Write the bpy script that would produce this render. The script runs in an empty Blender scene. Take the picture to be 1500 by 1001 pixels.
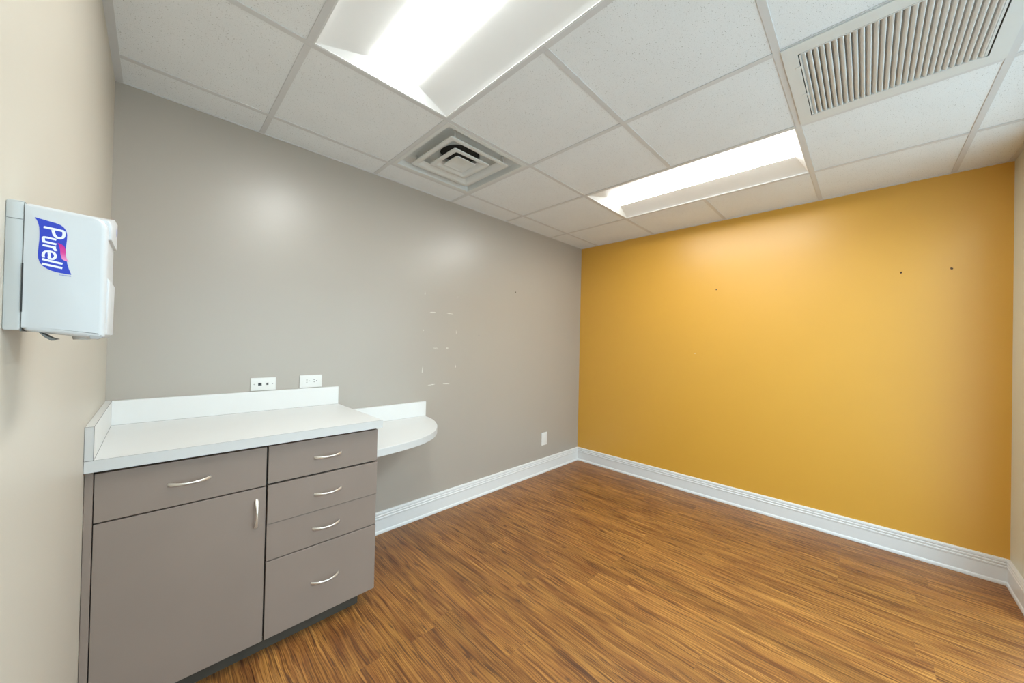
import bpy, bmesh, math, random
from mathutils import Vector, Matrix
random.seed(4)
SC = bpy.context.scene
COL = SC.collection
PI = math.pi

# ------------------------------------------------------------------ camera, exposure, world
H = 2.383            # ceiling height
LX = 3.533           # room length along the back wall
WY = -2.880          # front wall
WX = -0.005          # left wall face
def make_camera():
    yaw, pitch, roll = 0.78685, 0.0077, 0.02237
    c, s = math.cos, math.sin
    f = Vector((s(yaw)*c(pitch), c(yaw)*c(pitch), s(pitch)))
    r = Vector((c(yaw), -s(yaw), 0)); u = r.cross(f)
    r2 = r*c(roll) + u*s(roll); u2 = u*c(roll) - r*s(roll)
    cam = bpy.data.cameras.new('camera'); o = bpy.data.objects.new('camera', cam)
    COL.objects.link(o)
    m = Matrix((r2, u2, -f)).transposed().to_4x4()
    m.translation = Vector((0.14195, -2.29754, 1.2863))
    o.matrix_world = m
    cam.sensor_fit = 'HORIZONTAL'; cam.sensor_width = 36.0
    cam.lens = 520.15*36/1500
    cam.clip_start = 0.01; cam.clip_end = 50
    SC.camera = o
make_camera()
vs = SC.view_settings
SC.display_settings.display_device = 'sRGB'
vs.view_transform = 'Standard'; vs.look = 'None'; vs.gamma = 1.0; vs.use_curve_mapping = False
vs.exposure = -0.13
LAMP_STRENGTH = 35.0
FILL_POWER = 225.0  # total power of the unseen fill lamps added behind the opening
w = bpy.data.worlds.new('world'); SC.world = w; w.use_nodes = True
w.node_tree.nodes['Background'].inputs[0].default_value = (0.8, 0.85, 0.9, 1)
w.node_tree.nodes['Background'].inputs[1].default_value = 0.0
try:
    SC.cycles.diffuse_bounces = 8; SC.cycles.max_bounces = 14; SC.cycles.glossy_bounces = 6
    SC.cycles.sample_clamp_indirect = 6.0
except Exception:
    pass

# ------------------------------------------------------------------ material helpers
def srgb(r, g, b):
    f = lambda v: (v/255/12.92) if v/255 <= .04045 else ((v/255+.055)/1.055)**2.4
    return (f(r), f(g), f(b), 1)
class NT:
    def __init__(s, name):
        s.m = bpy.data.materials.new(name); s.m.use_nodes = True
        s.t = s.m.node_tree; s.b = s.t.nodes['Principled BSDF']; s.l = s.t.links
    def n(s, kind, **kw):
        o = s.t.nodes.new(kind)
        for k, v in kw.items():
            if isinstance(v, tuple) and k == 'ins':
                pass
            setattr(o, k, v)
        return o
    def link(s, a, b): s.l.new(a, b)
    def math(s, op, a, b=None, c=None, clamp=False):
        o = s.n('ShaderNodeMath', operation=op, use_clamp=clamp)
        for i, v in enumerate((a, b, c)):
            if v is None: continue
            if hasattr(v, 'links'): s.link(v, o.inputs[i])
            else: o.inputs[i].default_value = v
        return o.outputs[0]
    def coord(s): return s.n('ShaderNodeTexCoord').outputs['Object']
    def mapping(s, vec, scale=(1, 1, 1), loc=(0, 0, 0)):
        o = s.n('ShaderNodeMapping'); s.link(vec, o.inputs['Vector'])
        o.inputs['Scale'].default_value = scale; o.inputs['Location'].default_value = loc
        return o.outputs[0]
    def noise(s, vec, scale=5, detail=2, rough=.5, dist=0):
        o = s.n('ShaderNodeTexNoise'); s.link(vec, o.inputs['Vector'])
        o.inputs['Scale'].default_value = scale; o.inputs['Detail'].default_value = detail
        o.inputs['Roughness'].default_value = rough; o.inputs['Distortion'].default_value = dist
        return o.outputs[0]
    def ramp(s, fac, stops, interp='LINEAR'):
        o = s.n('ShaderNodeValToRGB'); s.link(fac, o.inputs[0]); e = o.color_ramp.elements
        o.color_ramp.interpolation = interp
        while len(e) < len(stops): e.new(.5)
        for i, (p, c) in enumerate(stops):
            e[i].position = p; e[i].color = c if len(c) == 4 else (*c, 1)
        return o.outputs[0]
    def mix(s, fac, a, b, mode='MIX'):
        o = s.n('ShaderNodeMix', data_type='RGBA', blend_type=mode)
        for sock, v in ((o.inputs[0], fac), (o.inputs[6], a), (o.inputs[7], b)):
            if hasattr(v, 'links'): s.link(v, sock)
            else: sock.default_value = v
        return o.outputs[2]
    def bump(s, h, strength=.2, dist=.001):
        o = s.n('ShaderNodeBump'); s.link(h, o.inputs['Height'])
        o.inputs['Strength'].default_value = strength; o.inputs['Distance'].default_value = dist
        s.link(o.outputs[0], s.b.inputs['Normal'])
    def set(s, **kw):
        for k, v in kw.items():
            i = s.b.inputs[k]
            if hasattr(v, 'links'): s.link(v, i)
            else: i.default_value = v
        return s

def plain(name, col, rough=.5, metal=0., var=.03, scale=9, spec=.5, bump=0., bscale=300):
    """paint or plastic with a little procedural unevenness"""
    t = NT(name); c = t.coord()
    n = t.noise(c, scale, 3, .55)
    lo = tuple(v*(1-var) for v in col[:3]) + (1,); hi = tuple(min(1, v*(1+var)) for v in col[:3]) + (1,)
    t.set(**{'Base Color': t.ramp(n, [(.3, lo), (.7, hi)]), 'Roughness': rough, 'Metallic': metal, 'Specular IOR Level': spec})
    if bump:
        t.bump(t.noise(c, bscale, 2, .5), bump, .001)
    return t.m

M = {}
M['beige'] = plain('beige_wall_paint', (.57, .525, .445, 1), .42, bump=.12, bscale=190, var=.012, scale=2)
M['beige_brightened'] = plain('beige_wall_paint_brightened', (.66, .67, .57, 1), .42, bump=.12, bscale=190, var=.012, scale=2)  # beige wall paint again, brightened and cooled to offset the warm bounce light
M['taupe'] = plain('taupe_wall_paint', (.40, .362, .312, 1), .35, bump=.12, spec=.75, bscale=190, var=.012, scale=2)
M['ochre'] = plain('ochre_wall_paint', (.655, .345, .042, 1), .38, bump=.12, spec=.75, bscale=190, var=.012, scale=2)
M['fill_corridor_floor'] = plain('pale_fill_corridor_floor', (.72, .72, .70, 1), .4)  # pale, so the invented corridor bounces fill light upward
M['fill_corridor_wall'] = plain('white_fill_corridor_wall', (.80, .80, .79, 1), .5)  # white walls of the invented corridor, for neutral fill
M['trim'] = plain('white_trim_paint', (.74, .75, .74, 1), .35, var=.01)
M['tee'] = plain('white_grid_metal', (.60, .61, .615, 1), .45, var=.01)
M['fixture'] = plain('white_fixture_enamel', (.68, .69, .68, 1), .35, var=.01)
M['vent'] = plain('white_vent_enamel', (.64, .66, .65, 1), .45, var=.02)
M['recess_grey'] = plain('grey_recess_tone', (.36, .35, .34, 1), .4)  # tone of the dispenser's bottom recess, put in as colour
M['duct'] = plain('dark_duct_lining', (.035, .037, .033, 1), .8, var=.5, scale=60)
M['duct_grey'] = plain('grey_duct_metal', (.13, .135, .125, 1), .6, var=.1, scale=20)
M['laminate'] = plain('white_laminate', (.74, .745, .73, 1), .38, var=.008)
M['laminate_edge'] = plain('white_laminate_edge', (.555, .56, .55, 1), .42, var=.008)  # laminate darkened to hold down the fill light on front-facing edges
M['seam'] = plain('laminate_seam', (.25, .25, .24, 1), .7, var=.1)
M['cabinet'] = plain('taupe_grey_laminate', (.240, .188, .155, 1), .46, var=.035, scale=3.5, bump=.03, bscale=500)
M['gap_shade'] = plain('gap_shade_black', (.035, .032, .028, 1), .7, var=.1)  # shade in the door and drawer gaps, given as a near-black colour
M['toe'] = plain('dark_toe_kick', (.055, .046, .034, 1), .6, var=.1)
M['nickel'] = plain('satin_nickel', (.80, .77, .71, 1), .30, metal=.75, var=.02)
M['plate'] = plain('white_plate_plastic', (.74, .745, .72, 1), .35, var=.01)
M['dark'] = plain('dark_socket', (.02, .02, .02, 1), .5, var=.2)
M['mid'] = plain('grey_socket', (.30, .30, .28, 1), .5, var=.2)
M['disp'] = plain('white_dispenser_plastic', (.56, .565, .565, 1), .28, var=.008)
M['disp_back'] = plain('grey_white_dispenser_plastic', (.52, .52, .50, 1), .4, var=.01)
M['logo_blue'] = plain('logo_blue_print', srgb(34, 58, 178), .35, var=.01)
M['logo_white'] = plain('logo_white_print', (.78, .80, .84, 1), .35, var=.01)
M['logo_small'] = plain('logo_pale_blue_print', srgb(120, 135, 190), .4, var=.1, scale=600)
M['emblem'] = plain('emblem_violet_print', srgb(150, 148, 185), .4, var=.3, scale=300)
M['chip'] = plain('white_filler', (.72, .72, .66, 1), .8, var=.05)
M['hole'] = plain('dark_hole', (.06, .035, .02, 1), .9, var=.2)

def swoosh_material():
    t = NT('logo_pink_print'); c = t.n('ShaderNodeSeparateXYZ'); t.link(t.coord(), c.inputs[0])
    z = t.n('ShaderNodeMapRange'); t.link(c.outputs[2], z.inputs[0])
    z.inputs[1].default_value = .009; z.inputs[2].default_value = -.012
    t.set(**{'Base Color': t.ramp(z.outputs[0], [(0, srgb(186, 20, 132)), (.45, srgb(205, 50, 140)), (1, srgb(226, 140, 190))]), 'Roughness': .35})
    return t.m
M['swoosh'] = swoosh_material()

def tile_material():
    t = NT('mineral_fibre_ceiling_tile'); c = t.coord()
    n1 = t.noise(c, 420, 3, .6); n2 = t.noise(c, 150, 2, .6); n3 = t.noise(c, 4, 2, .5)
    base = t.ramp(n3, [(.3, (.755, .785, .80)), (.7, (.785, .815, .83))])
    pin = t.ramp(t.noise(c, 330, 1, .4), [(.245, (1, 1, 1)), (.30, (0, 0, 0))])
    col = t.mix(pin, base, (.24, .24, .22, 1))
    fine = t.ramp(n1, [(.25, (.84, .84, .84)), (.5, (1, 1, 1)), (.75, (1.0, 1.0, 1.0))])
    col = t.mix(1.0, col, fine, 'MULTIPLY')
    t.set(**{'Base Color': col, 'Roughness': .9, 'Specular IOR Level': .15})
    t.bump(t.math('ADD', n1, n2), .35, .0012)
    return t.m
M['tile'] = tile_material()

def floor_material():
    t = NT('walnut_plank_floor'); c = t.coord()
    sp = t.n('ShaderNodeSeparateXYZ'); t.link(c, sp.inputs[0]); X, Y = sp.outputs[0], sp.outputs[1]
    PW, PL = .125, 1.22
    xi = t.math('DIVIDE', t.math('ADD', X, .058), PW)
    idx = t.math('FLOOR', xi); fx = t.math('FRACT', xi)
    wn = t.n('ShaderNodeTexWhiteNoise', noise_dimensions='1D'); t.link(idx, wn.inputs['W'])
    yo = t.math('ADD', t.math('DIVIDE', Y, PL), t.math('MULTIPLY', wn.outputs['Value'], 7.3))
    idy = t.math('FLOOR', yo); fy = t.math('FRACT', yo)
    cb = t.n('ShaderNodeCombineXYZ'); t.link(idx, cb.inputs[0]); t.link(idy, cb.inputs[1])
    wn2 = t.n('ShaderNodeTexWhiteNoise', noise_dimensions='2D'); t.link(cb.outputs[0], wn2.inputs['Vector'])
    rnd = wn2.outputs['Value']
    # grain space: shifted per plank, wavy
    cc = t.n('ShaderNodeCombineXYZ')
    t.link(t.math('ADD', X, t.math('MULTIPLY', rnd, 13.7)), cc.inputs[0])
    t.link(t.math('ADD', Y, t.math('MULTIPLY', rnd, 31.1)), cc.inputs[1])
    g = cc.outputs[0]
    wav = t.noise(t.mapping(g, (9, 3.2, 1)), 1, 2, .5)
    wav2 = t.noise(t.mapping(g, (26, 14, 1)), 1, 1, .5)
    off = t.math('ADD', t.math('MULTIPLY', t.math('SUBTRACT', wav, .5), .025), t.math('MULTIPLY', t.math('SUBTRACT', wav2, .5), .004))
    s2 = t.n('ShaderNodeSeparateXYZ'); t.link(g, s2.inputs[0])
    c2 = t.n('ShaderNodeCombineXYZ'); t.link(t.math('ADD', s2.outputs[0], off), c2.inputs[0]); t.link(s2.outputs[1], c2.inputs[1])
    gw = c2.outputs[0]
    fine = t.noise(t.mapping(gw, (330, 3.4, 1)), 1, 2, .5)
    med = t.noise(t.mapping(gw, (120, 1.9, 1)), 1, 3, .65)
    broad = t.noise(t.mapping(gw, (15, 3.0, 1)), 1, 3, .65)
    base = t.ramp(med, [(.30, (.125, .045, .015)), (.43, (.250, .104, .028)), (.55, (.350, .162, .040)), (.70, (.440, .222, .064))])
    tint = t.ramp(broad, [(.34, (.66, .56, .60)), (.46, (.90, .85, .85)), (.60, (1.04, 1.03, .98))])
    col = t.mix(1.0, base, tint, 'MULTIPLY')
    fr = t.ramp(fine, [(.36, (.48, .40, .35)), (.45, (.88, .85, .82)), (.58, (1.10, 1.08, 1.04)), (.68, (1.22, 1.20, 1.14))])
    col = t.mix(1.0, col, fr, 'MULTIPLY')
    # thin dark growth lines, ridge of a noise
    ln = t.noise(t.mapping(gw, (34, .8, 1)), 1, 1.5, .5)
    rid = t.math('ABSOLUTE', t.math('SUBTRACT', t.math('FRACT', t.math('MULTIPLY', ln, 11.0)), .5))
    lm = t.ramp(rid, [(0.0, (1, 1, 1)), (.07, (.8, .8, .8)), (.16, (0, 0, 0))])
    lbreak = t.ramp(t.noise(t.mapping(gw, (40, 4, 1)), 1, 2, .6), [(.36, (0, 0, 0)), (.56, (1, 1, 1))])
    col = t.mix(t.math('MULTIPLY', t.math('MULTIPLY', lm, lbreak), .85), col, (.066, .026, .014, 1))
    # small knots
    vo = t.n('ShaderNodeTexVoronoi'); t.link(t.mapping(gw, (9, 3.6, 1)), vo.inputs['Vector']); vo.inputs['Scale'].default_value = 1
    kn = t.ramp(vo.outputs['Distance'], [(.03, (1, 1, 1)), (.085, (0, 0, 0))])
    col = t.mix(t.math('MULTIPLY', kn, .75), col, (.055, .025, .016, 1))
    # per-plank tone and joints
    tone = t.math('ADD', t.math('MULTIPLY', rnd, .24), .88)
    tc = t.n('ShaderNodeCombineColor')
    for i in range(3): t.link(tone, tc.inputs[i])
    col = t.mix(1.0, col, tc.outputs[0], 'MULTIPLY')
    ex = t.math('LESS_THAN', t.math('ABSOLUTE', t.math('SUBTRACT', fx, .5)), .4945)
    ey = t.math('LESS_THAN', t.math('ABSOLUTE', t.math('SUBTRACT', fy, .5)), .4994)
    joint = t.math('SUBTRACT', 1.0, t.math('MULTIPLY', ex, ey))
    col = t.mix(t.math('MULTIPLY', joint, .32), col, (.07, .032, .018, 1))
    rough = t.ramp(fine, [(.3, (.46, .46, .46)), (.7, (.36, .36, .36))])
    t.set(**{'Base Color': col, 'Roughness': rough, 'Specular IOR Level': .45})
    t.bump(t.math('ADD', fine, t.math('MULTIPLY', joint, -1.5)), .18, .0008)
    return t.m
M['floor'] = floor_material()

def lens_material():
    t = NT('lit_lamp_diffuser')
    t.set(**{'Base Color': (.9, .9, .9, 1), 'Emission Color': (.965, .985, .965, 1), 'Emission Strength': LAMP_STRENGTH})
    return t.m
M['lens'] = lens_material()

# ------------------------------------------------------------------ mesh helpers
def new(): return bmesh.new()
def box(bm, x0, x1, y0, y1, z0, z1, bev=0., seg=2, keep=None):
    r = bmesh.ops.create_cube(bm, size=1)
    vs_ = r['verts']
    for v in vs_:
        v.co = Vector(((x0+x1)/2 + v.co.x*(x1-x0), (y0+y1)/2 + v.co.y*(y1-y0), (z0+z1)/2 + v.co.z*(z1-z0)))
    if bev > 0:
        es = list({e for v in vs_ for e in v.link_edges})
        if keep: es = [e for e in es if keep(e)]
        bmesh.ops.bevel(bm, geom=es, offset=bev, segments=seg, profile=.5, affect='EDGES')
    return bm
def prism(bm, pts, axis, a, b, bev=0., seg=2):
    """closed outline in the plane across `axis` (0,1,2), extruded from a to b"""
    def P(p, t):
        q = list(p); q.insert(axis, t); return Vector(q)
    lo = [bm.verts.new(P(p, a)) for p in pts]; hi = [bm.verts.new(P(p, b)) for p in pts]
    n = len(pts); fs = [bm.faces.new(lo), bm.faces.new(hi[::-1])]
    for i in range(n):
        fs.append(bm.faces.new((lo[i], hi[i], hi[(i+1) % n], lo[(i+1) % n])))
    bmesh.ops.recalc_face_normals(bm, faces=fs)
    if bev > 0:
        es = list({e for e in fs[0].edges} | {e for e in fs[1].edges})
        bmesh.ops.bevel(bm, geom=es, offset=bev, segments=seg, profile=.5, affect='EDGES')
    return bm
def loft(bm, rings, caps=True):
    R = [[bm.verts.new(p) for p in r] for r in rings]; n = len(R[0])
    for a, b in zip(R, R[1:]):
        for i in range(n): bm.faces.new((a[i], a[(i+1) % n], b[(i+1) % n], b[i]))
    if caps: bm.faces.new(R[0][::-1]); bm.faces.new(R[-1])
    bmesh.ops.recalc_face_normals(bm, faces=bm.faces[:])
    return bm
def cyl(bm, c, axis, r, h, seg=24, r2=None):
    r2 = r if r2 is None else r2
    rings = []
    for t, rr in ((-h/2, r), (h/2, r2)):
        ring = []
        for k in range(seg):
            a = 2*PI*k/seg; q = [rr*math.cos(a), rr*math.sin(a)]; q.insert(axis, t)
            ring.append(Vector(c) + Vector(q))
        rings.append(ring)
    return loft(bm, rings)
def obj(name, bm, mat, parent=None, smooth=False, label=None, kind=None, mod=None):
    me = bpy.data.meshes.new(name)
    org = Vector((0, 0, 0))
    p = parent
    while p is not None:
        org += p.location; p = p.parent
    if parent is not None:
        bmesh.ops.translate(bm, verts=bm.verts[:], vec=-org)
    bm.to_mesh(me); bm.free()
    for m in (mat if isinstance(mat, (list, tuple)) else [mat]): me.materials.append(m)
    o = bpy.data.objects.new(name, me); COL.objects.link(o)
    if parent is not None: o.parent = parent
    if smooth:
        me.shade_smooth() if hasattr(me, 'shade_smooth') else None
        try: me.set_sharp_from_angle(angle=math.radians(35))
        except Exception: pass
    if label: o['label'] = label
    if kind: o['kind'] = kind
    return o
def thing(name, label, cat, loc, group=None):
    o = bpy.data.objects.new(name, None); COL.objects.link(o); o.location = loc
    o.empty_display_size = .05
    o['label'] = label; o['category'] = cat
    if group: o['group'] = group
    return o
def struct(name, bm, mat, label=None): return obj(name, bm, mat, label=label, kind='structure')

# ------------------------------------------------------------------ the room shell
T = .12
b = new(); box(b, WX-T, LX+T, WY-T, T, -.10, 0); struct('floor', b, M['floor'], 'brown wood plank floor with dark grain running away from the cabinet')
b = new(); box(b, WX-T, WX, WY-T, T, 0, H+.30); struct('wall_left', b, M['beige'], 'beige painted wall behind the sanitizer dispenser')
b = new(); box(b, WX, LX, 0, T, 0, H+.30); wall_back = struct('wall_back', b, M['taupe'], 'taupe painted wall behind the cabinet and counters')
b = new(); box(b, LX, LX+T, WY-T, T, 0, H+.30); wall_right = struct('wall_right', b, M['ochre'], 'ochre yellow painted accent wall')
# front wall with a wide cased opening added behind the camera for fill light
DX0, DX1, DZ = .12, 3.10, 2.30
b = new()
box(b, WX, DX0, WY-T, WY, 0, H+.30); box(b, DX1, LX, WY-T, WY, 0, H+.30); box(b, DX0, DX1, WY-T, WY, DZ, H+.30)
struct('wall_front', b, M['beige_brightened'], 'beige painted wall, colour brightened in place of light, at the right edge of the photo')

PROF = [(0, 0), (.016, 0), (.0165, .007), (.0145, .015), (.0105, .021), (.0105, .092), (.0125, .096), (.0128, .104), (.0100, .107),
        (.0100, .110), (.0128, .113), (.0130, .120), (.0100, .1235), (.0100, .126), (.0130, .129), (.0128, .139), (.0095, .1455), (0, .1455)]
def baseboard(name, a, c, inward, m0=1, m1=1, label=None):
    a = Vector(a); c = Vector(c); d = (c-a).normalized(); n = Vector(inward)
    b = new(); rings = []
    for p, s, m in ((a, 1, m0), (c, -1, m1)):
        rings.append([p + n*q[0] + d*(q[0]*s*m) + Vector((0, 0, q[1])) for q in PROF])
    loft(b, rings); struct(name, b, M['trim'], label)
baseboard('baseboard_back', (.9235, 0, 0), (LX, 0, 0), (0, -1, 0), 0, 1, 'white moulded baseboard under the taupe wall')
baseboard('baseboard_right', (LX, 0, 0), (LX, WY, 0), (-1, 0, 0), 1, 1, 'white moulded baseboard under the ochre wall')
baseboard('baseboard_front', (LX, WY, 0), (DX1+.07, WY, 0), (0, 1, 0), 1, 0, 'white moulded baseboard under the beige wall at the right edge')

# ceiling: mineral tiles above an exposed grid
XI = [WX, .51865, 1.1333, 1.74231, 2.33719, 2.9685, LX]
YI = [0, -.20989, -.82495, -1.44148, -2.05261, -2.66273, WY]
TW = .012
skip_cells = {(1, 2), (1, 3), (4, 2), (4, 3), (2, 1), (3, 4)}    # lights, diffuser, grille
b = new()
for i in range(6):
    for j in range(6):
        if (i, j) in skip_cells: continue
        box(b, XI[i], XI[i+1], YI[j+1], YI[j], H+.003, H+.020)
ceiling = struct('ceiling', b, M['tile'], 'suspended ceiling of speckled white mineral tiles')
b = new()
for j in range(1, 6):          # runners parallel to the back wall
    for (a, c) in [(0, 6)] if j != 3 else [(0, 1), (2, 4), (5, 6)]:
        xa = XI[a] + (0 if a == 0 else TW); xc = XI[c] - (0 if c == 6 else TW)
        box(b, xa, xc, YI[j]-TW, YI[j]+TW, H, H+.003, .0006, 1)
for i in range(1, 6):          # cross tees
    for j in range(6):
        ya = YI[j] - (0 if j == 0 else TW); yc = YI[j+1] + (0 if j == 5 else TW)
        if (i in (1, 2, 4, 5)) and j == 2 : yc = YI[3] - TW
        if i in (1, 2, 4, 5) and j == 3: ya = YI[3] - TW
        box(b, XI[i]-TW, XI[i]+TW, yc, ya, H, H+.003, .0006, 1)
obj('ceiling_grid', b, M['tee'], ceiling, label='white metal grid between the ceiling tiles')
b = new()
box(b, WX, WX+.024, WY, 0, H-.002, H+.003); box(b, LX-.006, LX, WY, 0, H-.001, H+.003)
box(b, WX, LX, -.006, 0, H-.001, H+.003); box(b, WX, LX, WY, WY+.022, H-.002, H+.003)
obj('wall_angle', b, M['tee'], ceiling, label='grey white metal angle along the wall tops')

# casing of the added opening, and an invented corridor that carries the fill lamps
b = new()
for x0, x1 in ((DX0-.07, DX0), (DX1, DX1+.07)): box(b, x0, x1, WY, WY+.015, 0, DZ+.07, .003, 1)
box(b, DX0, DX1, WY, WY+.015, DZ, DZ+.07, .003, 1)
for x0, x1 in ((DX0, DX0+.015), (DX1-.015, DX1)): box(b, x0, x1, WY-T, WY, 0, DZ)
box(b, DX0+.015, DX1-.015, WY-T, WY, DZ-.015, DZ)
struct('trim_1', b, M['trim'], 'white casing of the opening added to let fill light in')
HY = WY - T - 2.6
HX0, HX1 = -1.5, 4.0
b = new(); box(b, HX0, HX1, HY, WY-T, -.10, 0)
struct('floor_added_corridor', b, M['fill_corridor_floor'])
b = new()
box(b, HX0-.1, HX1+.1, HY-.1, HY, 0, H+.35); box(b, HX0-.1, HX0, HY, WY-T, 0, H+.35); box(b, HX1, HX1+.1, HY, WY-T, 0, H+.35)
box(b, HX0, WX-T, WY-T, WY-T+.1, 0, H+.35); box(b, LX+T, HX1, WY-T, WY-T+.1, 0, H+.35)
struct('wall_added_corridor', b, M['fill_corridor_wall'])
b = new(); box(b, HX0-.1, HX1+.1, HY-.1, WY-T, H+.35, H+.40)
struct('ceiling_added_corridor', b, M['fill_corridor_wall'])
for k, hx in enumerate((.2, 1.6, 3.0)):  # unseen area lamps added as cool fill for the room
    la = bpy.data.lights.new('added_fill_lamp', 'AREA'); la.shape = 'RECTANGLE'; la.size = .6; la.size_y = 1.6
    la.energy = FILL_POWER/3; la.color = (.62, .84, 1.0)
    lo = bpy.data.objects.new('added_fill_lamp', la); lo.location = (hx, WY-T-1.15, H+.34); COL.objects.link(lo)

# ------------------------------------------------------------------ recessed lights
def troffer(cx, cy, hx, hy, label):
    z = H
    t = thing('recessed_ceiling_light', label, 'ceiling light', (cx, cy, z), 'recessed fluorescent ceiling lights')
    ix, iy = hx-TW+.001, hy-TW+.001
    b = new()      # pan above the reflectors
    for a in (-1, 1):
        box(b, *(sorted((cx+a*ix, cx+a*(ix+.002)))), cy-iy, cy+iy, z+.0005, z+.085)
        box(b, cx-ix, cx+ix, *(sorted((cy+a*iy, cy+a*(iy+.002)))), z+.0005, z+.085)
    box(b, cx-ix, cx+ix, cy-iy, cy+iy, z+.085, z+.088)
    obj('housing', b, M['fixture'], t)
    b = new()      # narrow rim, just above the grid
    fx, fy = ix-.006, iy-.006
    for a in (-1, 1):
        box(b, *(sorted((cx+a*fx, cx+a*ix))), cy-iy, cy+iy, z+.001, z+.004)
        box(b, cx-fx, cx+fx, *(sorted((cy+a*fy, cy+a*iy))), z+.001, z+.004)
    obj('rim', b, M['fixture'], t)
    LW, LD, YE, YM = .093, .038, iy-.050, iy-.130
    N = 10
    def curve(u): return math.sin(u*PI/2)**.85*(LD+.004) - .004*u*u
    for s in (-1, 1):
        b = new(); rows = []
        for k in range(N+1):
            u = k/N; x = fx + (LW-fx)*u; ye = fy + (YM-fy)*u
            rows.append((b.verts.new((cx+s*x, cy-ye, z+.003+curve(u))), b.verts.new((cx+s*x, cy+ye, z+.003+curve(u)))))
        for a, c in zip(rows, rows[1:]): b.faces.new((a[0], a[1], c[1], c[0]))
        for e in (0, 1):
            ys = -1 if e == 0 else 1
            q = b.verts.new((cx+s*LW, cy+ys*YE, z+.003+LD))
            for a, c in zip(rows, rows[1:]): b.faces.new((a[e], c[e], q))
        bmesh.ops.recalc_face_normals(b, faces=b.faces[:])
        obj('reflector', b, M['fixture'], t, smooth=True)
    for ys in (-1, 1):
        b = new()
        v = [b.verts.new(p) for p in ((cx-fx, cy+ys*fy, z+.003), (cx+fx, cy+ys*fy, z+.003), (cx+LW, cy+ys*YE, z+.003+LD), (cx-LW, cy+ys*YE, z+.003+LD))]
        b.faces.new(v); obj('end_plate', b, M['fixture'], t)
    b = new(); rings = []
    for yy in (cy-YE+.001, cy+YE-.001):
        ring = [Vector((cx-LW, yy, z+.045))]
        for k in range(13):
            a = PI*k/12
            ring.append(Vector((cx-LW*math.cos(a), yy, z+.036-.014*math.sin(a))))
        ring.append(Vector((cx+LW, yy, z+.045)))
        rings.append(ring)
    loft(b, rings); obj('lamp_lens', b, M['lens'], t, smooth=True, label='glowing white diffuser')
    return t
troffer((XI[1]+XI[2])/2, (YI[2]+YI[4])/2, (XI[2]-XI[1])/2, (YI[2]-YI[4])/2, 'lit recessed ceiling light cut off by the top edge of the photo')
troffer((XI[4]+XI[5])/2, (YI[2]+YI[4])/2, (XI[5]-XI[4])/2, (YI[2]-YI[4])/2, 'lit recessed ceiling light wholly in view near the ochre wall')

# ------------------------------------------------------------------ supply diffuser
def diffuser():
    x0, x1, y0, y1 = XI[2]+TW-.001, XI[3]-TW+.001, YI[2]+TW-.001, YI[1]-TW+.001
    cx, cy = (x0+x1)/2, (y0+y1)/2; z = H
    t = thing('air_diffuser', 'square white supply air diffuser of nested rings in the ceiling beside the near light', 'air vent', (cx, cy, z))
    hx, hy = (x1-x0)/2, (y1-y0)/2
    def sq(h, zz, hy_=None):
        g = h if hy_ is None else hy_
        return [Vector((cx-h, cy-g, zz)), Vector((cx+h, cy-g, zz)), Vector((cx+h, cy+g, zz)), Vector((cx-h, cy+g, zz))]
    def rsq(h, zz, r):
        o = []
        for q, (sx, sy) in enumerate(((1, 1), (-1, 1), (-1, -1), (1, -1))):
            for k in range(5):
                a = q*PI/2 + k*PI/8
                o.append(Vector((cx+sx*(h-r)+r*math.cos(a), cy+sy*(h-r)+r*math.sin(a), zz)))
        return o
    b = new(); loft(b, [sq(hx, z+.0015, hy), sq(hx, z-.001, hy), sq(.272, z-.001), sq(.270, z+.002), sq(.262, z+.030), sq(.225, z+.052), sq(.2, z+.054)], caps=False)
    obj('frame', b, M['vent'], t)
    b = new()      # top of the pan with the round neck cut in it
    n = 48; R = .122; outer = []; inner = []
    for k in range(n):
        a = 2*PI*k/n; c_, s_ = math.cos(a), math.sin(a); m = .2/max(abs(c_), abs(s_))
        outer.append(b.verts.new((cx+c_*m, cy+s_*m, z+.054))); inner.append(b.verts.new((cx+c_*R, cy+s_*R, z+.056)))
    top = [b.verts.new((v.co.x, v.co.y, z+.075)) for v in inner]
    for k in range(n):
        l = (k+1) % n
        b.faces.new((outer[k], outer[l], inner[l], inner[k])); b.faces.new((inner[k], inner[l], top[l], top[k]))
    obj('pan', b, M['vent'], t)
    b = new(); cyl(b, (cx, cy, z+.15), 2, R, .15, 48); bmesh.ops.reverse_faces(b, faces=b.faces[:])
    obj('neck', b, M['duct'], t, label='dark round duct neck')
    for h, r in ((.213, .012), (.131, .010)):
        prof = ((h, .004), (h, -.001), (h-.002, -.0022), (h-.022, -.0012), (h-.030, .001), (h-.052, .020), (h-.049, .022), (h-.028, .006), (h, .004))
        b = new(); loft(b, [rsq(q[0], z+q[1], r) for q in prof], caps=False)
        obj('louver_ring', b, M['vent'], t, smooth=True)
    b = new(); loft(b, [rsq(.071, z+.004, .010), rsq(.071, z-.001, .010), rsq(.064, z-.002, .008), rsq(.058, z+.0015, .008)])
    obj('centre_plate', b, M['vent'], t, smooth=True)
    for sx, sy in ((1, 1), (-1, 1), (-1, -1), (1, -1)):
        b = new()
        cyl(b, (cx+sx*.180, cy+sy*.196, z+.030), 2, .0045, .05, 12)
        cyl(b, (cx+sx*.180, cy+sy*.196, z+.046), 2, .010, .006, 12)
        obj('hanger_pin', b, M['vent'], t)
diffuser()

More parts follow.
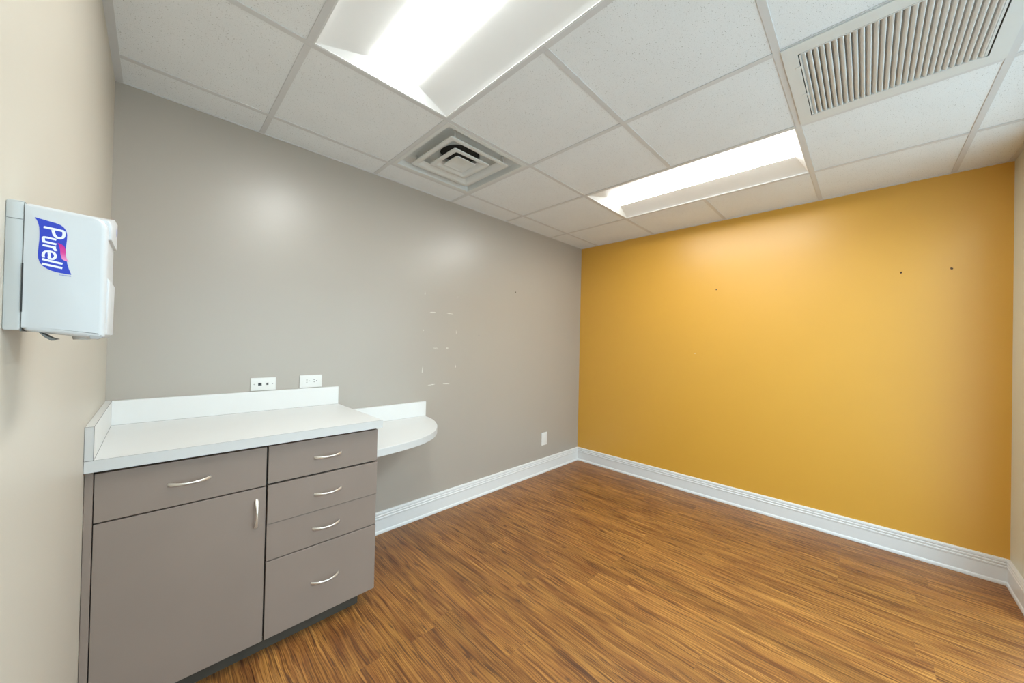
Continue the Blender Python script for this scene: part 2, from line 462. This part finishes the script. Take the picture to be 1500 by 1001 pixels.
# ------------------------------------------------------------------ return grille
def grille():
    x0, x1, y0, y1 = XI[3]+TW-.018, XI[4]-TW-.002, YI[5]+TW-.001, YI[4]-TW+.001
    ox0, ox1, oy0, oy1 = 1.7917, 2.2675, -2.6045, -2.1072
    z = H
    t = thing('return_air_grille', 'white louvred return air grille in the ceiling at the upper right', 'air vent', ((x0+x1)/2, (y0+y1)/2, z))
    b = new()
    zt, zb = z-.0005, z-.0045
    for args in ((x0, ox0, y0, y1), (ox1, x1, y0, y1), (ox0, ox1, y0, oy0), (ox0, ox1, oy1, y1)): box(b, *args, zb, zt)
    obj('frame', b, M['vent'], t)
    b = new()
    for args in ((ox0-.004, ox0-.001, oy0, oy1), (ox1+.001, ox1+.004, oy0, oy1), (ox0-.004, ox1+.004, oy0-.004, oy0-.001), (ox0-.004, ox1+.004, oy1+.001, oy1+.004)):
        box(b, *args, zt, z+.09)
    box(b, ox0-.004, ox1+.004, oy0-.004, oy1+.004, z+.09, z+.093)
    obj('duct_box', b, M['duct_grey'], t, label='grey duct behind the blades')
    b = new()
    ix0, ix1, iy0, iy1 = ox0+.003, ox1-.0005, oy0+.0045, oy1-.003
    fw = .0045
    for args in ((ix0, ix0+fw, iy0, iy1), (ix1-fw, ix1, iy0, iy1), (ix0, ix1, iy0, iy0+.0065), (ix0, ix1, iy1-.005, iy1)): box(b, *args, z-.004, z+.018)
    obj('core_frame', b, M['vent'], t)
    n = 28; pitch = (iy1-iy0-.008)/n
    first = None
    for k in range(n):
        yc = iy1-.010-pitch*k
        if first is None:
            b = new(); prof = []
            pts = [(-.0078, -.0028), (-.0066, -.0042), (-.0030, -.0036), (.0020, -.0008), (.0070, .0045), (.0105, .0105), (.0122, .0160)]
            pts2 = [(y-.0009, zz+.0010) for y, zz in pts[::-1]]
            prism(b, [(yc+p[0], z+p[1]) for p in pts+pts2], 0, ix0+fw, ix1-fw)
            first = obj('blade', b, M['vent'], t)
        else:
            c = first.copy(); COL.objects.link(c); c.parent = t; c.location = (0, -pitch*k, 0)
    for x in (1.872, 2.075):
        b = new(); box(b, x-.008, x+.008, oy1-.004, oy1+.014, z-.006, z-.0045, .0005, 1); obj('latch', b, M['vent'], t)
grille()

# ------------------------------------------------------------------ cabinet
FY = -.600      # front of the drawer faces
CX1 = .9225
cab = thing('base_cabinet', 'taupe grey base cabinet with one door and five drawers under the white counter', 'cabinet', (.46, -.30, 0))
b = new()
box(b, -.003, CX1, FY+.020, -.002, .080, .862, .0008, 1)
obj('carcass', b, M['cabinet'], cab)
b = new(); box(b, .0005, CX1-.012, FY+.0185, FY+.020, .084, .860)  # near-black sheet stands in for shade behind the gaps
obj('gap_shade_sheet', b, M['gap_shade'], cab, label='dark sheet that puts shade into the gaps between the fronts')
b = new(); box(b, -.003, CX1-.055, FY+.058, -.010, 0, .080)
obj('toe_kick', b, M['toe'], cab, label='dark recessed toe kick')
b = new(); box(b, -.004, .0140, FY, FY+.019, .080, .8605, .0008, 1)
obj('filler_strip', b, M['cabinet'], cab, label='narrow filler against the beige wall')

def handle_bm(cx, cz, vertical=False, L=.112):
    b = new(); rings = []; N = 18
    for k in range(N+1):
        s = -1 + 2*k/N
        out = .0015 + .0235*(1-abs(s)**2.3)
        wd = .0032 + .0040*abs(s)**1.6
        th = .0024 + .0008*abs(s)
        if k in (0, N): wd *= .75
        d = Vector((1, 0, 0)) if not vertical else Vector((0, 0, 1)); pz = Vector((0, 0, 1)) if not vertical else Vector((1, 0, 0))
        slope = -.0235*2.3*(abs(s)**1.3)*(1 if s > 0 else -1)/(L/2)
        tan = (d + Vector((0, -1, 0))*slope).normalized(); nrm = tan.cross(pz).normalized()
        c = Vector((cx, FYY, cz)) + d*(s*L/2) + Vector((0, -out, 0))
        if k in (0, N): c.y = FYY+.0004
        rings.append([c + pz*(wd*math.cos(a)) + nrm*(th*math.sin(a)) for a in [2*PI*q/12 for q in range(12)]])
    loft(b, rings)
    return b
FYY = FY
def front(name, x0, x1, z0, z1, hx, hz, out=0., vertical=False, label=None):
    global FYY
    FYY = FY - out
    b = new(); box(b, x0, x1, FYY, FYY+.0185, z0, z1, .0009, 2)
    o = obj(name, b, M['cabinet'], cab, label=label)
    obj('handle', handle_bm(hx, hz, vertical), M['nickel'], o, smooth=True, label='arched satin nickel pull')
    return o
front('drawer_front', .0165, .4665, .6975, .8515, .2388, .7745, label='wide drawer front above the door')
front('door', .0165, .4670, .0765, .6925, .4358, .5945, vertical=True, label='tall cabinet door with upright pull')
front('drawer_front', .4727, CX1, .7020, .8525, .6968, .7732, label='top drawer of the right column')
front('drawer_front', .4725, CX1, .5400, .6950, .6990, .6135, .004, label='second drawer of the right column')
front('drawer_front', .4727, CX1, .3910, .5375, .6965, .4628, label='third drawer of the right column')
front('drawer_front', .4727, CX1, .0775, .3870, .6965, .2278, .002, label='deep bottom drawer of the right column')

# ------------------------------------------------------------------ upper counter
top = thing('countertop', 'white laminate countertop with backsplash on the taupe grey cabinet', 'countertop', (.46, -.31, .864))
ZT = .9005; CR = .9360; CF = -.6250
b = new(); box(b, -.004, CR, CF+.0010, -.001, .8640, ZT, .0008, 1); obj('slab', b, M['laminate'], top)
b = new(); box(b, -.004, CR, CF, CF+.0010, .8642, ZT-.0010); obj('edge_band', b, M['laminate_edge'], top, label='laminate edge strip darkened against the fill light')
b = new(); box(b, .0150, CR, -.020, -.0005, ZT, 1.0055, .0008, 1); obj('backsplash', b, M['laminate'], top)
b = new(); box(b, -.0045, .0150, CF+.002, -.0005, ZT, 1.0045, .0006, 1); obj('side_splash', b, M['laminate'], top, label='side splash along the beige wall')
b = new(); box(b, -.0035, .0142, CF+.0012, CF+.0022, ZT+.0008, 1.0035); obj('side_splash_end', b, M['laminate_edge'], top, label='end cap of the side splash darkened against the fill light')
b = new()
box(b, -.004, CR, CF+.0006, CF+.0014, ZT-.0004, ZT+.00025)                   # seam of the front strip
box(b, .0147, .0155, CF+.0012, -.020, 1.0040, 1.0050)                        # top arris of side splash
box(b, .0140, .0154, CF+.0008, CF+.0024, ZT, 1.0045)
box(b, -.0045, .0154, CF+.0008, CF+.0024, 1.0036, 1.0048)
box(b, -.0045, .0154, CF+.0006, CF+.0016, ZT-.0002, ZT+.0010)
box(b, -.0047, -.0037, CF+.0008, CF+.0024, ZT, 1.0045)
box(b, .0150, .0158, CF+.004, -.020, ZT, ZT+.0006); box(b, .0150, CR, -.0208, -.020, ZT, ZT+.0006)
obj('joint_line', b, M['seam'], top, label='thin grey laminate joints')

# ------------------------------------------------------------------ lower curved shelf
ZS = .7510; TS = .037
shelf = thing('wall_shelf', 'lower white curved laminate shelf right of the cabinet, with its own backsplash', 'shelf', (1.2, -.28, ZS-TS))
pts = [(1.5350, -.001), (1.5350, -.045), (1.5255, -.1231), (1.4948, -.2257), (1.4418, -.3331), (1.3793, -.419), (1.3087, -.4861), (1.2276, -.5336),
       (1.1585, -.5588), (1.0729, -.5782), (.9934, -.5905), (.9240, -.5965)]
def smooth_curve(P, sub=6):
    out = []
    for i in range(len(P)-1):
        p0 = Vector(P[max(i-1, 0)]); p1 = Vector(P[i]); p2 = Vector(P[i+1]); p3 = Vector(P[min(i+2, len(P)-1)])
        for k in range(sub):
            t = k/sub
            out.append(.5*((2*p1)+(p2-p0)*t+(2*p0-5*p1+4*p2-p3)*t*t+(3*p1-p0-3*p2+p3)*t**3))
    out.append(Vector(P[-1])); return [tuple(v) for v in out]
arc = smooth_curve(pts[1:])
outline = [(.9240, -.001), pts[0]] + arc
b = new(); prism(b, outline, 2, ZS-TS, ZS, .0006, 1); obj('slab', b, M['laminate'], shelf)
b = new()
for z0, z1, off in ((ZS-TS+.0004, ZS-.0010, .0009),):
    inner = arc; outer = []
    for i, p in enumerate(arc):
        a = Vector(arc[max(i-1, 0)]); c = Vector(arc[min(i+1, len(arc)-1)]); d = (c-a).normalized(); n = Vector((-d.y, d.x))
        if n.dot(Vector(p)-Vector((1.0, -.1))) < 0: n = -n
        outer.append(Vector(p)+n*off)
    for i in range(len(arc)-1):
        q = [(*inner[i], z0), (*outer[i], z0), (*outer[i+1], z0), (*inner[i+1], z0)]
        lo_ = [b.verts.new(v) for v in q]; hi_ = [b.verts.new((v[0], v[1], z1)) for v in q]
        b.faces.new((lo_[1], lo_[2], hi_[2], hi_[1])); b.faces.new((hi_[0], hi_[1], hi_[2], hi_[3])); b.faces.new((lo_[3], lo_[2], lo_[1], lo_[0]))
bmesh.ops.remove_doubles(b, verts=b.verts[:], dist=1e-5)
obj('edge_band', b, M['laminate_edge'], shelf, smooth=True, label='curved edge strip darkened against the fill light')
b = new(); box(b, .9240, 1.5490, -.020, -.0005, ZS, .8545, .0008, 1); box(b, 1.5340, 1.5490, -.020, -.0005, ZS-TS, ZS); obj('backsplash', b, M['laminate'], shelf)
b = new(); box(b, .9240, 1.5345, -.0208, -.020, ZS, ZS+.0006); obj('joint_line', b, M['seam'], shelf)

# ------------------------------------------------------------------ wall plates
def plate(name, label, cat, x0, x1, z0, z1):
    t = thing(name, label, cat, ((x0+x1)/2, -.0055, (z0+z1)/2))
    b = new(); box(b, x0, x1, -.0058, -.0002, z0, z1, .0022, 3); obj('cover_plate', b, M['plate'], t, smooth=True)
    return t
p = plate('data_outlet', 'white horizontal wall plate with two data jacks, left one above the counter', 'wall plate', .4990, .6125, 1.0085, 1.0765)
for (jx, w_, h_, m) in ((.5400, .0165, .0135, 'dark'), (.5735, .010, .011, 'mid')):
    b = new(); box(b, jx-.011, jx+.011, -.0066, -.0050, 1.0425-.010, 1.0425+.010, .0005, 1); j = obj('jack', b, M['plate'], p)
    b = new(); box(b, jx-w_/2, jx+w_/2, -.0070, -.0064, 1.0425-h_/2, 1.0425+h_/2); obj('jack_opening', b, M['dark'], j, label='dark jack opening')
    b = new(); box(b, jx+w_/2-.0045, jx+w_/2, -.0072, -.0069, 1.0425-h_/2+.002, 1.0425+h_/2-.002); obj('jack_shutter', b, M[m if m == 'mid' else 'mid'], j)
for sx in (.5145, .5975):
    b = new(); cyl(b, (sx, -.0060, 1.0425), 1, .0024, .0010, 14); obj('screw', b, M['mid'], p)
p = plate('power_outlet', 'white horizontal duplex power outlet, right one above the counter', 'outlet', .7276, .8455, 1.0085, 1.0805)
for rx in (.7675, .8065):
    b = new(); box(b, rx-.016, rx+.016, -.0068, -.0050, 1.0460-.0165, 1.0460+.0165, .003, 2, keep=lambda e: abs((e.verts[0].co-e.verts[1].co).y) > 1e-4)
    r_ = obj('receptacle', b, M['plate'], p)
    for q, (a, c, w_, h_) in enumerate(((-.003, .0065, .008, .0022), (-.003, -.0065, .0065, .0026))):
        b = new(); box(b, rx+a-w_/2, rx+a+w_/2, -.0071, -.0066, 1.046+c-h_/2, 1.046+c+h_/2); obj('slot', b, M['dark'], r_)
    b = new(); cyl(b, (rx+.0095, -.0069, 1.046), 1, .0024, .0006, 14); obj('ground_hole', b, M['dark'], r_)
b = new(); cyl(b, (.787, -.0062, 1.046), 1, .0026, .0012, 14); obj('screw', b, M['plate'], p)
p = plate('blank_cover', 'blank white upright wall plate low on the taupe wall near the corner', 'wall plate', 2.8925, 2.9763, .2750, .4025)

# ------------------------------------------------------------------ holes and chips left in the paint
def dash(a, c, w_=.0035, name='paint_chip', mat='chip'):
    a = Vector((a[0], 0, a[1])); c = Vector((c[0], 0, c[1])); d = (c-a); L = d.length; d.normalize(); n = Vector((-d.z, 0, d.x))
    N = 6; up = []; dn = []
    for k in range(N+1):
        s = k/N; ww = w_*.5*(.35+.65*math.sin(PI*s))*random.uniform(.7, 1.15)
        q = a + d*(L*s) + n*random.uniform(-.0006, .0006)
        up.append((q+n*ww)); dn.append((q-n*ww))
    b = new(); prism(b, [(v.x, v.z) for v in up + dn[::-1]], 1, -.0005, .0001)
    obj(name, b, M[mat], wall_back)
for a, c, w_ in (((1.530, 1.660), (1.531, 1.632), .005), ((1.817, 1.6495), (1.834, 1.651), .003), ((1.575, 1.5115), (1.628, 1.514), .004), ((1.726, 1.515), (1.785, 1.5135), .0045),
              ((1.817, 1.386), (1.821, 1.356), .003), ((1.526, 1.380), (1.526, 1.368), .0025), ((1.610, 1.2445), (1.654, 1.245), .0035), ((1.725, 1.246), (1.748, 1.246), .007),
              ((1.8185, 1.112), (1.8185, 1.086), .006), ((1.527, 1.109), (1.521, 1.062), .005), ((1.573, .969), (1.633, .9715), .0045), ((1.705, .970), (1.765, .968), .0050)):
    dash(a, c, w_)
def nail(x, z, r, wall='back', y=0, mat='hole'):
    b = new(); pts_ = []
    for k in range(9):
        a = 2*PI*k/9; q = r*random.uniform(.75, 1.2); pts_.append((q*math.cos(a), q*math.sin(a)))
    if wall == 'back':
        prism(b, [(x+u, z+v) for u, v in pts_], 1, -.0005, .0001); obj('nail_hole', b, M[mat], wall_back)
    else:
        prism(b, [(y+u, z+v) for u, v in pts_], 0, LX-.0005, LX+.0001); obj('nail_hole', b, M[mat], wall_right)
nail(2.058, 1.946, .0045, mat='mid'); nail(2.478, 1.7675, .0060); nail(2.0515, 1.355, .0045, mat='mid')
for y, z, r, m in ((-2.4533, 1.8058, .0062, 'hole'), (-2.6597, 1.8044, .0066, 'hole'), (-1.3815, 1.7948, .0052, 'hole'), (-1.2197, 1.2407, .0040, 'chip')):
    nail(0, z, r, 'right', y, m)

# ------------------------------------------------------------------ hand sanitizer dispenser
DY = -1.475
disp = thing('sanitizer_dispenser', 'white hand sanitizer dispenser with blue logo mounted on the beige wall', 'dispenser', (WX, DY+.055, 1.29))
FARY = DY + .110
def side_outline(x0, x1, z0, z1, r_list):
    """rounded rectangle in x,z; r_list = radii at (x0,z0) (x1,z0) (x1,z1) (x0,z1)"""
    out = []
    for (cx, cz, sx, sz, r, a0) in ((x0, z0, 1, 1, r_list[0], PI), (x1, z0, -1, 1, r_list[1], 1.5*PI), (x1, z1, -1, -1, r_list[2], 0), (x0, z1, 1, -1, r_list[3], .5*PI)):
        for k in range(7):
            a = a0 + k*PI/12
            out.append((cx+sx*r+r*math.cos(a), cz+sz*r+r*math.sin(a)))
    return out
b = new(); prism(b, [(x, z + (-.0 if z < 1.4 else 0)) for x, z in side_outline(WX, .0100, 1.2905, 1.4690, (.003, .003, .001, .004))], 1, DY+.0015, FARY-.004, .0015, 2)
obj('back_plate', b, M['disp_back'], disp, smooth=True, label='grey white back plate against the wall')
b = new(); prism(b, side_outline(.0095, .0108, 1.2890, 1.4680, (.0004,)*4), 1, DY+.0025, FARY-.006)
obj('seam_gasket', b, M['duct_grey'], disp, label='dark seam between back plate and cover')
b = new(); box(b, WX+.001, .0090, DY+.0008, DY+.0016, 1.4430, 1.4438); obj('hinge_line', b, M['mid'], disp)
b = new(); box(b, .0097, .0112, DY-.0003, DY+.003, 1.3160, 1.3830); obj('release_slot', b, M['dark'], disp, label='dark slot beside the seam')
# cover: sides slightly drafted, large rounded top, front and bottom edges
b = new()
ol = side_outline(.0108, .0870, 1.2800, 1.4680, (.006, .008, .016, .004))
ol = [(x, z - (.0035*(x-.0108)/.076 if z > 1.4 else 0) + (.0095*(1-(x-.0108)/.076) if z < 1.3 else 0)) for x, z in ol]
prism(b, ol, 1, DY, FARY)
ed = [e for e in b.edges if abs(e.verts[0].co.y-e.verts[1].co.y) < 1e-6 and (e.verts[0].co.x+e.verts[1].co.x)/2 > .0112]
bmesh.ops.bevel(b, geom=ed, offset=.0075, segments=5, profile=.5, affect='EDGES')
cover = obj('cover', b, M['disp'], disp, smooth=True)
b = new()      # push bar wrapping the front, with the sight notch
bar = [(.0700, 1.2870), (.0800, 1.2815), (.0885, 1.2870), (.0895, 1.3700), (.0845, 1.3800), (.0845, 1.4320), (.0902, 1.4345), (.0905, 1.4800), (.0870, 1.4880), (.0600, 1.4880), (.0600, 1.4600)]
lo_ = [b.verts.new((x, DY+.010, z - (.024 if z > 1.475 else 0))) for x, z in bar]; hi_ = [b.verts.new((x, FARY+.001, z)) for x, z in bar]
n = len(bar); fs = [b.faces.new(lo_), b.faces.new(hi_[::-1])]
for i in range(n): fs.append(b.faces.new((lo_[i], hi_[i], hi_[(i+1) % n], lo_[(i+1) % n])))
bmesh.ops.recalc_face_normals(b, faces=fs)
bmesh.ops.bevel(b, geom=list(set(fs[0].edges) | set(fs[1].edges)), offset=.0025, segments=3, profile=.5, affect='EDGES')
pb = obj('push_bar', b, M['disp'], disp, smooth=True, label='push bar across the front')
b = new(); cyl(b, (.0904, FARY-.012, 1.4640), 0, .0075, .0008, 18); obj('emblem', b, M['emblem'], pb, label='small violet round emblem')
b = new(); prism(b, [(.024, 1.2900), (.026, 1.2885), (.0370, 1.2800), (.0410, 1.2790), (.0360, 1.2765), (.0300, 1.2815)], 1, DY+.004, DY+.030); obj('latch', b, M['duct_grey'], disp, label='dark latch under the cover')
b = new(); prism(b, [(.0710, 1.2850), (.0765, 1.2925), (.0800, 1.2900), (.0862, 1.2838), (.0800, 1.2795), (.0730, 1.2800)], 1, DY+.001, DY+.012, .0006, 1)  # grey wedge takes the place of a recess in the cover
obj('recess_wedge', b, M['recess_grey'], disp, label='grey wedge standing in for the recess at the bottom front corner')
b = new(); cyl(b, (.060, DY+.050, 1.2845), 2, .009, .012, 24, .012); obj('nozzle', b, M['disp_back'], disp, smooth=True)

LOGO = {
"FLAG": [(19.1, 1448.9), (26.7, 1447.2), (32.1, 1446.1), (37.6, 1445.0), (41.6, 1443.4), (44.8, 1440.5), (46.9, 1436.7), (48.1, 1430.3), (47.9, 1422.5), (47.4, 1414.7), (47.2, 1406.9), (47.4, 1401.8), (48.0, 1395.5), (48.9, 1388.6), (50.4, 1381.7), (53.0, 1373.3), (49.4, 1373.5), (43.7, 1374.2), (39.0, 1375.0), (35.0, 1376.4), (31.1, 1378.5), (27.2, 1381.9), (24.7, 1386.2), (23.2, 1392.1), (22.9, 1399.5), (23.2, 1407.0), (23.7, 1417.1), (23.7, 1427.1), (23.3, 1435.7), (22.1, 1442.3), (20.5, 1446.2)],
"SWOOSH": [(39.7, 1417.1), (43.7, 1415.4), (45.8, 1413.1), (47.1, 1408.2), (47.3, 1401.8), (48.3, 1395.5), (50.5, 1391.8), (46.6, 1392.4), (44.0, 1394.5), (42.6, 1400.9), (42.0, 1408.4), (41.0, 1413.6)],
"P": [[(27.1, 1436.9), (33.1, 1436.3), (39.3, 1435.7), (44.8, 1434.9)], [(44.8, 1434.9), (45.2, 1430.9), (44.7, 1426.9), (42.9, 1424.5), (40.4, 1424.0), (38.0, 1425.4), (36.3, 1428.8), (35.3, 1434.3)]],
"u": [[(38.4, 1421.2), (33.3, 1422.1), (29.5, 1422.6), (27.4, 1422.2), (27.1, 1419.4), (27.9, 1416.8), (30.4, 1416.1), (34.3, 1415.4), (38.6, 1414.7)], [(29.0, 1416.3), (26.5, 1416.5)]],
"r": [[(26.7, 1411.3), (32.0, 1410.7), (38.3, 1410.0)], [(35.1, 1410.1), (37.1, 1408.1), (38.4, 1405.1)]],
"e": [[(32.4, 1401.7), (32.8, 1397.7), (32.8, 1393.9), (35.9, 1393.2), (37.9, 1396.1), (37.8, 1399.9), (35.7, 1402.7), (32.2, 1403.3), (28.7, 1401.9), (27.4, 1397.9), (27.9, 1394.0)]],
"l": [[(26.7, 1391.5), (32.4, 1390.3), (38.7, 1388.9), (44.7, 1387.8)]],
"l2": [[(26.6, 1385.0), (32.6, 1383.8), (38.8, 1382.6), (44.6, 1381.6)]],
}
mm = lambda P: [(p[0]/1000, p[1]/1000) for p in P]
lp = None
b = new(); prism(b, mm(LOGO['FLAG']), 1, DY-.0003, DY+.0002)
lp = obj('logo_flag', b, M['logo_blue'], cover, label='blue waving logo flag')
def stroke(b, P, w_, y0, y1):
    P = smooth_curve(P, 5) if len(P) > 2 else P
    L_, R_ = [], []
    for i, p in enumerate(P):
        a = Vector(P[max(i-1, 0)]); c = Vector(P[min(i+1, len(P)-1)]); d = (c-a).normalized(); n = Vector((-d.y, d.x))
        L_.append(Vector(p)+n*w_/2); R_.append(Vector(p)-n*w_/2)
    for i in range(len(P)-1):
        q = [L_[i], L_[i+1], R_[i+1], R_[i]]
        lo = [b.verts.new((v.x, y0, v.y)) for v in q]; hi = [b.verts.new((v.x, y1, v.y)) for v in q]
        b.faces.new(lo); b.faces.new(hi[::-1])
        for k in range(4): b.faces.new((lo[k], hi[k], hi[(k+1) % 4], lo[(k+1) % 4]))
    bmesh.ops.recalc_face_normals(b, faces=b.faces[:])
b = new()
for key, ww in (('P', .0029), ('u', .0027), ('r', .0027), ('e', .0026), ('l', .0029), ('l2', .0029)):
    for q_, s in enumerate(LOGO[key]): stroke(b, mm(s), ww, DY-.0005-.0001*q_, DY-.0003)
obj('logo_lettering', b, M['logo_white'], cover, label='white lettering on the flag')
b = new(); prism(b, mm(LOGO['SWOOSH']), 1, DY-.0006, DY-.0003)
sw = obj('logo_swoosh', b, M['swoosh'], cover, label='pink swoosh on the flag')
# recentre the swoosh mesh so that its printed gradient uses its own coordinates
cen = Vector((.045, DY, 1.4045)); org = Vector(disp.location)
for v in sw.data.vertices: v.co -= (cen-org)
sw.location = cen-org
b = new()
for k in range(9):
    x = .0418 + k*.00125; z = 1.3716 - (x-.042)*.065
    box(b, x, x+.0009, DY-.0003, DY+.0001, z-.0006, z+.0006)
obj('fine_print', b, M['logo_small'], cover)
